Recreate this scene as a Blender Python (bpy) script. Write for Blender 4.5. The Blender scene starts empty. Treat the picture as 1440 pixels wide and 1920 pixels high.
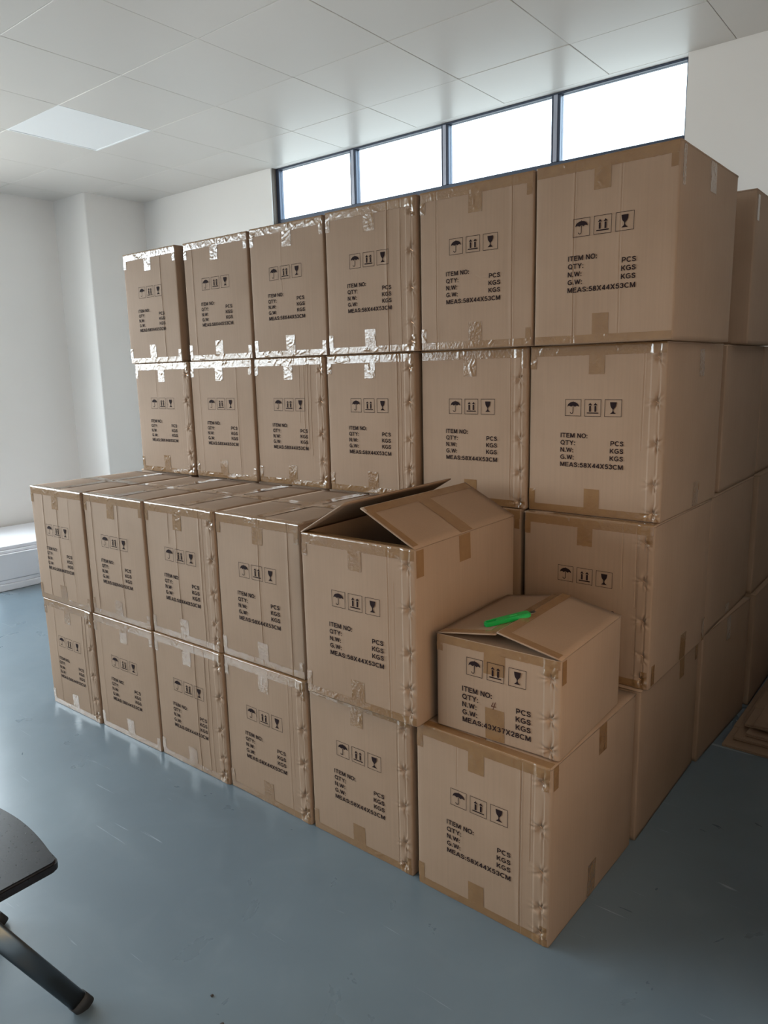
import bpy, bmesh, math, random
from mathutils import Vector, Matrix, noise

scene = bpy.context.scene
COL = scene.collection
random.seed(7)

# ------------------------------------------------------------------ camera
CAM = (0.78517, -1.66525, 1.58175)
YAW, PITCH, ROLL = -0.677897, -0.187292, -0.023602
cd = bpy.data.cameras.new('camera')
cd.sensor_fit = 'HORIZONTAL'
cd.sensor_width = 36.0
cd.lens = 1381.14 / 1440 * 36.0
cd.clip_start = 0.02
cam = bpy.data.objects.new('camera', cd)
COL.objects.link(cam)
fw = Vector((math.sin(YAW) * math.cos(PITCH), math.cos(YAW) * math.cos(PITCH), math.sin(PITCH)))
rt = Vector((math.cos(YAW), -math.sin(YAW), 0))
up = rt.cross(fw)
c_, s_ = math.cos(ROLL), math.sin(ROLL)
r2, u2 = rt * c_ + up * s_, rt * -s_ + up * c_
M = Matrix((r2, u2, -fw)).transposed().to_4x4()
M.translation = Vector(CAM)
cam.matrix_world = M
scene.camera = cam

# ------------------------------------------------------------------ world, exposure, window portals
wd = bpy.data.worlds.new('sky')
scene.world = wd
wd.use_nodes = True
nt = wd.node_tree
nt.nodes.clear()
wo = nt.nodes.new('ShaderNodeOutputWorld')
bg = nt.nodes.new('ShaderNodeBackground')
tc = nt.nodes.new('ShaderNodeTexCoord')
sp = nt.nodes.new('ShaderNodeSeparateXYZ')
rp = nt.nodes.new('ShaderNodeValToRGB')
nt.links.new(tc.outputs['Generated'], sp.inputs[0])
nt.links.new(sp.outputs['Z'], rp.inputs[0])
rp.color_ramp.elements[0].position = 0.0
rp.color_ramp.elements[0].color = (0.30, 0.30, 0.29, 1)      # hazy ground far below the horizon
rp.color_ramp.elements[1].position = 0.06
rp.color_ramp.elements[1].color = (0.86, 0.94, 1.0, 1)       # bright overcast sky
nt.links.new(rp.outputs[0], bg.inputs[0])
bg.inputs[1].default_value = 4.2
nt.links.new(bg.outputs[0], wo.inputs[0])

scene.view_settings.view_transform = 'Standard'
scene.view_settings.look = 'None'
scene.view_settings.exposure = 2.45
scene.view_settings.gamma = 1.0
scene.view_settings.use_curve_mapping = False
scene.cycles.max_bounces = 10
scene.cycles.diffuse_bounces = 6
scene.cycles.glossy_bounces = 4
scene.cycles.transparent_max_bounces = 8
scene.cycles.caustics_reflective = False
scene.cycles.caustics_refractive = False
scene.cycles.sample_clamp_indirect = 6.0


def portal(name, loc, size, rot):
    l = bpy.data.lights.new(name, 'AREA')
    l.shape = 'RECTANGLE'
    l.size, l.size_y = size
    l.cycles.is_portal = True
    o = bpy.data.objects.new(name, l)
    o.location = loc
    o.rotation_euler = rot
    COL.objects.link(o)


# room numbers (metres)
XL, XR, YB, YF, ZC = -5.78, 1.05, 2.505, -9.0, 3.13
W1 = (-3.605, -0.53, 2.70, ZC)          # clerestory window in the back wall: x0 x1 z0 z1
W2 = (-6.2, 0.72, 1.0, 3.0)          # windows in the left wall: y0 y1 z0 z1
W3 = (-1.75, -0.15, 0.85, 2.45)         # unseen amber window added in the right wall for warm side light: y0 y1 z0 z1
portal('fill_daylight_right', (XR + .2, (W3[0] + W3[1]) / 2, (W3[2] + W3[3]) / 2), (W3[3] - W3[2], W3[1] - W3[0]), (0, math.pi / 2, 0))
portal('daylight_back', ((W1[0] + W1[1]) / 2, YB + .125, (W1[2] + W1[3]) / 2), (W1[1] - W1[0], W1[3] - W1[2]), (-math.pi / 2, 0, 0))
portal('daylight_left', (XL - .2, (W2[0] + W2[1]) / 2, (W2[2] + W2[3]) / 2), (W2[3] - W2[2], W2[1] - W2[0]), (0, -math.pi / 2, 0))


# ------------------------------------------------------------------ materials
def lin(r, g, b):
    f = lambda v: (v / 255 / 12.92) if v / 255 <= .04045 else ((v / 255 + .055) / 1.055) ** 2.4
    return (f(r), f(g), f(b), 1)


def mat(name, col, rough=.6, metal=0, spec=.5, coat=0):
    m = bpy.data.materials.new(name)
    m.use_nodes = True
    b = m.node_tree.nodes['Principled BSDF']
    b.inputs['Base Color'].default_value = col
    b.inputs['Roughness'].default_value = rough
    b.inputs['Metallic'].default_value = metal
    b.inputs['Specular IOR Level'].default_value = spec
    b.inputs['Coat Weight'].default_value = coat
    b.inputs['Coat Roughness'].default_value = .12
    return m, b, m.node_tree


def N(nt, t, **k):
    n = nt.nodes.new(t)
    for a, v in k.items():
        if a.startswith('i_'):
            n.inputs[a[2:].replace('_', ' ')].default_value = v
        else:
            setattr(n, a, v)
    return n


def vary(nt, b, c0, c1, scale, detail=3, vec=None, dist=0.0):
    """colour that wanders between c0 and c1"""
    t = N(nt, 'ShaderNodeTexCoord')
    n = N(nt, 'ShaderNodeTexNoise', i_Scale=scale, i_Detail=detail, i_Distortion=dist)
    nt.links.new(t.outputs['Object'], n.inputs['Vector'])
    r = N(nt, 'ShaderNodeValToRGB')
    r.color_ramp.elements[0].position, r.color_ramp.elements[0].color = .3, c0
    r.color_ramp.elements[1].position, r.color_ramp.elements[1].color = .7, c1
    nt.links.new(n.outputs['Fac'], r.inputs[0])
    nt.links.new(r.outputs[0], b.inputs['Base Color'])
    return t, n, r


def bump(nt, b, src, strength, dist=.001):
    bp = N(nt, 'ShaderNodeBump', i_Strength=strength, i_Distance=dist)
    nt.links.new(src, bp.inputs['Height'])
    nt.links.new(bp.outputs[0], b.inputs['Normal'])
    return bp


# cardboard: tan kraft paper with faint upright corrugation and fibre speckle
def cardboard(name, c0, c1):
    m, b, nt = mat(name, c0, .72, spec=.22)
    t, n, r = vary(nt, b, c0, c1, 5.0, 5)
    mp = N(nt, 'ShaderNodeMapping')
    mp.inputs['Scale'].default_value = (1, 1, .02)
    nt.links.new(t.outputs['Object'], mp.inputs[0])
    fl = N(nt, 'ShaderNodeTexNoise', i_Scale=150.0, i_Detail=1.0)
    nt.links.new(mp.outputs[0], fl.inputs['Vector'])
    mx = N(nt, 'ShaderNodeMixRGB', blend_type='MULTIPLY')
    mx.inputs[0].default_value = .12
    nt.links.new(r.outputs[0], mx.inputs[1])
    nt.links.new(fl.outputs['Fac'], mx.inputs[2])
    g = N(nt, 'ShaderNodeGamma')
    g.inputs[1].default_value = .97
    nt.links.new(mx.outputs[0], g.inputs[0])
    nt.links.new(g.outputs[0], b.inputs['Base Color'])
    bump(nt, b, fl.outputs['Fac'], .25, .0006)
    return m


CARD = cardboard('kraft_cardboard', lin(134, 110, 90), lin(140, 116, 96))
CARDIN = cardboard('cardboard_edge', lin(146, 122, 98), lin(152, 128, 104))

m, b, nt = mat('packing_tape', lin(160, 134, 98), .2, spec=.5, coat=.3)
t, n, r = vary(nt, b, lin(114, 85, 57), lin(122, 93, 63), 30)
n2 = N(nt, 'ShaderNodeTexNoise', i_Scale=120.0, i_Detail=2.0)
nt.links.new(t.outputs['Object'], n2.inputs['Vector'])
bump(nt, b, n2.outputs['Fac'], .35, .002)
TAPE = m

INK = mat('print_ink', lin(34, 24, 25), .85, spec=.08)[0]
PEN = mat('pen_ink', lin(70, 34, 24), .7, spec=.1)[0]
STEEL = mat('staple_wire', lin(190, 150, 120), .3, 1)[0]

m, b, nt = mat('wall_paint', lin(226, 222, 217), .6, spec=.3)
t, n, r = vary(nt, b, lin(236, 233, 230), lin(240, 237, 234), 1.2)
n2 = N(nt, 'ShaderNodeTexNoise', i_Scale=60.0, i_Detail=3.0)
nt.links.new(t.outputs['Object'], n2.inputs['Vector'])
bump(nt, b, n2.outputs['Fac'], .05, .002)
WALL = m

m, b, nt = mat('ceiling_metal', lin(222, 219, 213), .34, spec=.45)
t, n, r = vary(nt, b, lin(220, 216, 211), lin(224, 220, 215), .8)
CEIL = m
GAP = mat('ceiling_gap', lin(90, 86, 82), .8)[0]

# grey epoxy floor: satin, with pale scuffs and smears
m, b, nt = mat('epoxy_floor', lin(112, 124, 130), .2, spec=.5, coat=.25)
b.inputs['Coat Roughness'].default_value = .22
t, n, r = vary(nt, b, lin(85, 99, 109), lin(96, 111, 121), 1.3, 6, dist=.6)
sc = N(nt, 'ShaderNodeTexNoise', i_Scale=3.2, i_Detail=9.0, i_Distortion=2.2)
nt.links.new(t.outputs['Object'], sc.inputs['Vector'])
sr = N(nt, 'ShaderNodeValToRGB')
sr.color_ramp.elements[0].position, sr.color_ramp.elements[0].color = .52, (0, 0, 0, 1)
sr.color_ramp.elements[1].position, sr.color_ramp.elements[1].color = .85, (1, 1, 1, 1)
nt.links.new(sc.outputs['Fac'], sr.inputs[0])
mx = N(nt, 'ShaderNodeMixRGB')
mx.inputs[2].default_value = lin(124, 136, 144)
mm = N(nt, 'ShaderNodeMath', operation='MULTIPLY')
mm.inputs[1].default_value = .16
nt.links.new(sr.outputs[0], mm.inputs[0])
nt.links.new(mm.outputs[0], mx.inputs[0])
nt.links.new(r.outputs[0], mx.inputs[1])
prev = mx
for ang, scl, lo, amt in ((.5, (1.2, 26, 1), .70, .5), (-.9, (1.6, 30, 1), .72, .45)):
    mp = N(nt, 'ShaderNodeMapping')
    mp.inputs['Rotation'].default_value = (0, 0, ang)
    mp.inputs['Scale'].default_value = scl
    nt.links.new(t.outputs['Object'], mp.inputs[0])
    ns = N(nt, 'ShaderNodeTexNoise', i_Scale=1.6, i_Detail=4.0, i_Distortion=.5)
    nt.links.new(mp.outputs[0], ns.inputs['Vector'])
    mr = N(nt, 'ShaderNodeMapRange')
    mr.inputs['From Min'].default_value, mr.inputs['From Max'].default_value = lo, lo + .06
    mr.inputs['To Max'].default_value = amt
    nt.links.new(ns.outputs['Fac'], mr.inputs['Value'])
    m2 = N(nt, 'ShaderNodeMixRGB')
    m2.inputs[2].default_value = lin(170, 182, 190)
    nt.links.new(mr.outputs[0], m2.inputs[0])
    nt.links.new(prev.outputs[0], m2.inputs[1])
    prev = m2
nt.links.new(prev.outputs[0], b.inputs['Base Color'])
rr = N(nt, 'ShaderNodeMapRange')
rr.inputs['To Min'].default_value, rr.inputs['To Max'].default_value = .24, .34
nt.links.new(sc.outputs['Fac'], rr.inputs['Value'])
nt.links.new(rr.outputs[0], b.inputs['Roughness'])
fb = N(nt, 'ShaderNodeTexNoise', i_Scale=9.0, i_Detail=2.0)
nt.links.new(t.outputs['Object'], fb.inputs['Vector'])
bump(nt, b, fb.outputs['Fac'], .06, .01)
FLOOR = m

FRAME = mat('window_frame', lin(66, 74, 90), .4, .3)[0]
SILVER = mat('window_frame_inner', lin(170, 175, 190), .35, .4)[0]
PLASTER = mat('raw_plaster', lin(120, 112, 105), .9)[0]
FOAM = mat('white_foam', lin(236, 236, 242), .7)[0]
DIFF = mat('lamp_diffuser', lin(248, 250, 252), .5)[0]
m, b, nt = mat('black_plastic', lin(34, 34, 40), .3, spec=.3)
t, n, r = vary(nt, b, lin(14, 14, 18), lin(24, 24, 29), 130, 3)
rr = N(nt, 'ShaderNodeMapRange')
rr.inputs['To Min'].default_value, rr.inputs['To Max'].default_value = .24, .34
nt.links.new(n.outputs['Fac'], rr.inputs['Value'])
nt.links.new(rr.outputs[0], b.inputs['Roughness'])
BLACK = m
RUBBER = mat('black_rubber', lin(26, 26, 28), .7)[0]
TUBE = mat('grey_metal_tube', lin(84, 92, 98), .28, .85)[0]
GREEN = mat('green_plastic', lin(0, 142, 62), .4)[0]
BLADE = mat('knife_blade', lin(150, 140, 130), .35, 1)[0]
DIRT = mat('floor_grit', lin(50, 45, 42), .9)[0]

m = bpy.data.materials.new('window_glass')
m.use_nodes = True
nt = m.node_tree
nt.nodes.clear()
o = N(nt, 'ShaderNodeOutputMaterial')
tr = N(nt, 'ShaderNodeBsdfTransparent')
tr.inputs[0].default_value = (.96, .98, .98, 1)
gl = N(nt, 'ShaderNodeBsdfGlossy')
gl.inputs['Roughness'].default_value = .02
lwt = N(nt, 'ShaderNodeLayerWeight')
lwt.inputs[0].default_value = .5
pw = N(nt, 'ShaderNodeMath', operation='POWER')
pw.inputs[1].default_value = 5
nt.links.new(lwt.outputs['Facing'], pw.inputs[0])
fr = N(nt, 'ShaderNodeMath', operation='MULTIPLY_ADD')
fr.inputs[1].default_value, fr.inputs[2].default_value = .92, .04
nt.links.new(pw.outputs[0], fr.inputs[0])
ms = N(nt, 'ShaderNodeMixShader')
nt.links.new(fr.outputs[0], ms.inputs[0])
nt.links.new(tr.outputs[0], ms.inputs[1])
nt.links.new(gl.outputs[0], ms.inputs[2])
nt.links.new(ms.outputs[0], o.inputs[0])
GLASS = m
AMBER = m.copy()
AMBER.name = 'amber_fill_glass'
AMBER.node_tree.nodes['Transparent BSDF'].inputs[0].default_value = (.49, .385, .28, 1)  # tint warms the fill light of the added right window
TINTED = m.copy()
TINTED.name = 'tinted_window_glass'
TINTED.node_tree.nodes['Transparent BSDF'].inputs[0].default_value = (.52, .56, .58, 1)


# ------------------------------------------------------------------ helpers
def link(name, me, material, parent=None, loc=None, smooth=False):
    o = bpy.data.objects.new(name, me)
    COL.objects.link(o)
    if material and not me.materials:
        me.materials.append(material)
    if parent:
        o.parent = parent
    if loc:
        o.location = loc
    if smooth:
        for p in me.polygons:
            p.use_smooth = True
    return o


def empty(name, loc, rz=0, label=None, cat=None, group=None):
    o = bpy.data.objects.new(name, None)
    o.empty_display_size = .1
    COL.objects.link(o)
    o.location = loc
    o.rotation_euler = (0, 0, rz)
    tag(o, label, cat, group)
    return o


def tag(o, label=None, cat=None, group=None):
    if label: o['label'] = label
    if cat: o['category'] = cat
    if group: o['group'] = group
    return o


def struct(o):
    o['kind'] = 'structure'
    return o


def mesh_of(bm, name):
    me = bpy.data.meshes.new(name)
    bm.normal_update()
    bm.to_mesh(me)
    bm.free()
    return me


def add_box(bm, x0, x1, y0, y1, z0, z1, bev=0, seg=1):
    r = bmesh.ops.create_cube(bm, size=1)
    vs = r['verts']
    for v in vs:
        v.co = Vector(((x0 + x1) / 2 + v.co.x * (x1 - x0), (y0 + y1) / 2 + v.co.y * (y1 - y0), (z0 + z1) / 2 + v.co.z * (z1 - z0)))
    if bev:
        es = {e for v in vs for e in v.link_edges}
        bmesh.ops.bevel(bm, geom=list(es), offset=bev, segments=seg, affect='EDGES', profile=.5)


def box_mesh(name, x0, x1, y0, y1, z0, z1, bev=0, seg=1):
    bm = bmesh.new()
    add_box(bm, x0, x1, y0, y1, z0, z1, bev, seg)
    return mesh_of(bm, name)


def grid_mesh(name, rows):
    """rows: list of equal length lists of points"""
    n = len(rows[0])
    vs = [p for r in rows for p in r]
    fs = [(i * n + j, i * n + j + 1, (i + 1) * n + j + 1, (i + 1) * n + j) for i in range(len(rows) - 1) for j in range(n - 1)]
    me = bpy.data.meshes.new(name)
    me.from_pydata(vs, [], fs)
    me.update()
    return me


def smooth(x, a, b):
    t = max(0, min(1, (x - a) / (b - a)))
    return t * t * (3 - 2 * t)


# ------------------------------------------------------------------ room shell
struct(link('floor', box_mesh('floor', XL - .25, XR + .25, YF - .25, YB + .11, -.1, 0), FLOOR))


def wall_with_hole(name, axis, pos, thick, a0, a1, hole):
    bm = bmesh.new()
    p0, p1 = sorted((pos, pos + thick))
    h0, h1, z0, z1 = hole

    def bx(u0, u1, w0, w1):
        if u1 - u0 < 1e-4 or w1 - w0 < 1e-4: return
        if axis == 'x':
            add_box(bm, u0, u1, p0, p1, w0, w1)
        else:
            add_box(bm, p0, p1, u0, u1, w0, w1)
    bx(a0, h0, 0, ZC + .1)
    bx(h1, a1, 0, ZC + .1)
    bx(h0, h1, 0, z0)
    bx(h0, h1, z1, ZC + .1)
    return struct(link(name, mesh_of(bm, name), WALL))


wall_with_hole('wall_back', 'x', YB, .11, XL - .3, XR + .3, W1)
wall_with_hole('wall_left', 'y', XL, -.22, YF, YB, W2)
struct(link('wall_front', box_mesh('wall_front', XL - .3, XR + .3, YF - .2, YF, 0, ZC + .1), WALL))
wall_with_hole('wall_right', 'y', XR, .22, YF, YB, W3)
# boxed-in column filling the far left corner
struct(link('wall_column', box_mesh('wall_column', XL - .01, -5.27, 1.93, YB + .01, 0, ZC + .05, .012, 3), WALL))

# ceiling: flat backing and square metal panels, each a piece of its own
ceil = struct(link('ceiling', box_mesh('ceiling', XL - .25, XR + .25, YF - .25, YB + .1, ZC + .012, ZC + .15), GAP))
PX, PY = .640, .617
gx = [-.305 + PX * k for k in range(-9, 6)]
gx = [XL] + [x for x in gx if XL + .05 < x < XR - .05] + [XR]
gy = [2.008 - PY * k for k in range(0, 14)]
gy = sorted([y for y in gy if y > YF + .05] + [YB, YF])
LAMP = (-4.145, .774)
tile_cache = {}
tr_ = random.Random(3)
for i in range(len(gx) - 1):
    for j in range(len(gy) - 1):
        w, d = gx[i + 1] - gx[i], gy[j + 1] - gy[j]
        if abs(gx[i] - LAMP[0]) < .02 and abs(gy[j] - LAMP[1]) < .02:
            continue
        k = (round(w, 3), round(d, 3))
        if k not in tile_cache:
            g = .0013
            tile_cache[k] = box_mesh('ceiling_panel', -w / 2 + g, w / 2 - g, -d / 2 + g, d / 2 - g, 0, .012, .002, 1)
        o = link('ceiling_panel', tile_cache[k], CEIL, ceil, ((gx[i] + gx[i + 1]) / 2, (gy[j] + gy[j + 1]) / 2, ZC + tr_.uniform(-.0006, .0006)))
        o.rotation_euler = (tr_.uniform(-.002, .002), tr_.uniform(-.002, .002), 0)
lw_, ld_ = PX, PY
lamp = empty('ceiling_light', (LAMP[0] + lw_ / 2, LAMP[1] + ld_ / 2, ZC), 0, 'square white light panel set flush among the ceiling panels', 'ceiling light')
link('diffuser', box_mesh('diffuser', -lw_ / 2 + .012, lw_ / 2 - .012, -ld_ / 2 + .012, ld_ / 2 - .012, .002, .010, .001), DIFF, lamp)
bm = bmesh.new()
for s in (-1, 1):
    add_box(bm, min(s * lw_ / 2, s * (lw_ / 2 - .012)), max(s * lw_ / 2, s * (lw_ / 2 - .012)), -ld_ / 2, ld_ / 2, -.001, .012)
    add_box(bm, -lw_ / 2 + .012, lw_ / 2 - .012, min(s * ld_ / 2, s * (ld_ / 2 - .012)), max(s * ld_ / 2, s * (ld_ / 2 - .012)), -.001, .012)
link('frame', mesh_of(bm, 'lamp_frame'), DIFF, lamp)


def window(name, axis, pos, sgn, hole, mull, ft=.035, mw=.055, bot=.06, glass=GLASS):
    """frame, mullions and panes filling a wall opening"""
    a0, a1, z0, z1 = hole
    root = struct(empty(name, (0, 0, 0)))
    d0, d1 = sorted((pos + sgn * .05, pos + sgn * .10))

    def bx(u0, u1, w0, w1, e0=d0, e1=d1, bev=.003):
        if axis == 'x':
            return box_mesh(name, u0, u1, e0, e1, w0, w1, bev)
        return box_mesh(name, e0, e1, u0, u1, w0, w1, bev)
    link('frame_side', bx(a0, a0 + ft, z0, z1), FRAME, root)
    link('frame_side', bx(a1 - ft * .6, a1, z0, z1), FRAME, root)
    link('frame_sill', bx(a0 + ft, a1 - ft * .6, z0, z0 + bot), FRAME, root)
    link('frame_head', bx(a0 + ft, a1 - ft * .6, z1 - .012, z1), FRAME, root)
    es = [a0 + ft] + [v for c in mull for v in (c - mw / 2, c + mw / 2)] + [a1 - ft * .6]
    for c in mull:
        mu = link('mullion', bx(c - mw / 2, c + mw / 2, z0 + bot, z1 - .012), FRAME, root)
        e = d0 - .004 if sgn > 0 else d1 + .004
        e0, e1 = sorted((e, (d0 if sgn > 0 else d1) + sgn * .001))
        link('cover_strip', bx(c - mw * .22, c + mw * .22, z0 + bot, z1 - .012, e0, e1, 0), SILVER, mu)
    mid = (d0 + d1) / 2
    for k in range(0, len(es), 2):
        link('pane', bx(es[k], es[k + 1], z0 + bot, z1 - .012, mid - .003, mid + .003, 0), glass, root)
    return root


w1 = window('window_1', 'x', YB, 1, W1, (-2.822, -2.044, -1.277), glass=TINTED)
link('jamb_plaster', box_mesh('jamb_plaster', W1[0] + .001, W1[0] + .006, YB + .012, YB + .05, W1[2], W1[3]), PLASTER, w1)
window('window_2', 'y', XL, -1, W2, (-5.1, -4.0, -2.9, -1.8, -.7))
window('added_window_3', 'y', XR, 1, W3, (-.95,), glass=AMBER)  # added out of view, brightens the right faces of the cartons

# ------------------------------------------------------------------ printed marks (flat ink shapes as one part, shared)
def ell(cx, cy, rx, ry, a0, a1, n=14):
    return [(cx + rx * math.cos(math.radians(a0 + (a1 - a0) * k / n)), cy + ry * math.sin(math.radians(a0 + (a1 - a0) * k / n))) for k in range(n + 1)]


# bold grotesque capitals drawn as strokes: advance width and poly-lines in units of the cap height
GLYPH = {
 'I': (.22, [[(.11, 0), (.11, 1)]]),
 'T': (.80, [[(0, .91), (.80, .91)], [(.40, 0), (.40, .9)]]),
 'E': (.74, [[(.1, 0), (.1, 1)], [(.1, .91), (.72, .91)], [(.1, .53), (.67, .53)], [(.1, .09), (.74, .09)]]),
 'M': (.94, [[(.09, 0), (.09, 1)], [(.85, 0), (.85, 1)], [(.13, .95), (.47, .06), (.81, .95)]]),
 'N': (.80, [[(.09, 0), (.09, 1)], [(.71, 0), (.71, 1)], [(.11, .95), (.69, .05)]]),
 'O': (.92, [ell(.46, .5, .375, .425, 0, 360, 24)]),
 'Q': (.92, [ell(.46, .5, .375, .425, 0, 360, 24), [(.54, .24), (.88, -.04)]]),
 'Y': (.84, [[(.06, 1), (.42, .46), (.78, 1)], [(.42, .5), (.42, 0)]]),
 'W': (1.20, [[(.07, 1), (.32, .06), (.60, .94), (.88, .06), (1.13, 1)]]),
 'G': (.92, [ell(.47, .5, .385, .425, 45, 325, 20), [(.82, .12), (.82, .47)], [(.49, .46), (.90, .46)]]),
 'P': (.76, [[(.1, 0), (.1, 1)], [(.1, .91), (.42, .91)] + ell(.42, .67, .245, .24, 90, -90, 10) + [(.1, .43)]]),
 'C': (.88, [ell(.47, .5, .385, .425, 42, 318, 20)]),
 'S': (.74, [[(.63, .72), (.57, .86), (.37, .915), (.17, .86), (.11, .72), (.19, .59), (.37, .52), (.57, .44), (.645, .29), (.57, .14), (.37, .085), (.16, .14), (.085, .30)]]),
 'K': (.80, [[(.1, 0), (.1, 1)], [(.1, .36), (.72, .98)], [(.32, .56), (.74, .02)]]),
 'A': (.88, [[(.06, 0), (.44, .97), (.82, 0)], [(.2, .29), (.68, .29)]]),
 'X': (.82, [[(.08, 0), (.74, 1)], [(.08, 1), (.74, 0)]]),
 '2': (.66, [[(.09, .68), (.15, .84), (.33, .915), (.51, .84), (.56, .68), (.47, .51), (.23, .28), (.11, .09), (.60, .09)]]),
 '3': (.68, [[(.09, .72), (.17, .86), (.34, .915), (.51, .85), (.55, .71), (.47, .58), (.33, .53), (.50, .48), (.58, .31), (.51, .15), (.34, .085), (.16, .14), (.08, .29)]]),
 '4': (.68, [[(.49, 0), (.49, .98)], [(.49, .93), (.09, .33)], [(.03, .275), (.66, .275)]]),
 '5': (.68, [[(.60, .91), (.19, .91), (.13, .50), (.29, .60), (.46, .57), (.58, .46), (.60, .32), (.54, .16), (.38, .085), (.19, .11), (.09, .27)]]),
 '7': (.66, [[(.05, .91), (.61, .91), (.38, .48), (.28, 0)]]),
 '8': (.68, [ell(.34, .715, .205, .195, 0, 360, 16), ell(.34, .295, .25, .21, 0, 360, 16)]),
 ':': (.24, [[(.12, 0), (.12, .19)], [(.12, .52), (.12, .71)]]),
 '.': (.24, [[(.12, 0), (.12, .19)]]),
}
WEIGHT = .185


def split_sharp(st):
    out, cur = [], [st[0]]
    for a, b_, c in zip(st, st[1:], st[2:]):
        cur.append(b_)
        d0 = Vector((b_[0] - a[0], b_[1] - a[1])).normalized()
        d1 = Vector((c[0] - b_[0], c[1] - b_[1])).normalized()
        if d0.dot(d1) < .35:
            out.append(cur)
            cur = [b_]
    cur.append(st[-1])
    return out + [cur]


def text_polys(s):
    vs, fs = [], []
    x = 0
    for ch_ in s:
        if ch_ == ' ':
            x += .46
            continue
        w, strokes = GLYPH[ch_]
        for st in [q for st in strokes for q in split_sharp(st)]:
            closed_ = math.dist(st[0], st[-1]) < 1e-6
            n = len(st)
            L, R = [], []
            for i, q in enumerate(st):
                p0 = st[i - 1] if i else (st[-2] if closed_ else None)
                p1 = st[i + 1] if i < n - 1 else (st[1] if closed_ else None)
                d0 = Vector((q[0] - p0[0], q[1] - p0[1])).normalized() if p0 else None
                d1 = Vector((p1[0] - q[0], p1[1] - q[1])).normalized() if p1 else None
                if d0 is None: d0 = d1
                if d1 is None: d1 = d0
                nn = Vector((-(d0.y + d1.y), d0.x + d1.x))
                nn = nn.normalized() if nn.length > 1e-6 else Vector((-d0.y, d0.x))
                k = min(1.5, 1 / max(.3, nn.dot(Vector((-d0.y, d0.x)))))
                hw = WEIGHT / 2 * k
                L.append((x + q[0] + nn.x * hw, q[1] + nn.y * hw))
                R.append((x + q[0] - nn.x * hw, q[1] - nn.y * hw))
            b0 = len(vs)
            vs += L + R
            fs += [(b0 + i, b0 + n + i, b0 + n + i + 1, b0 + i + 1) for i in range(n - 1)]
        x += w + .125
    return vs, fs


CAP = 1.0


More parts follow.
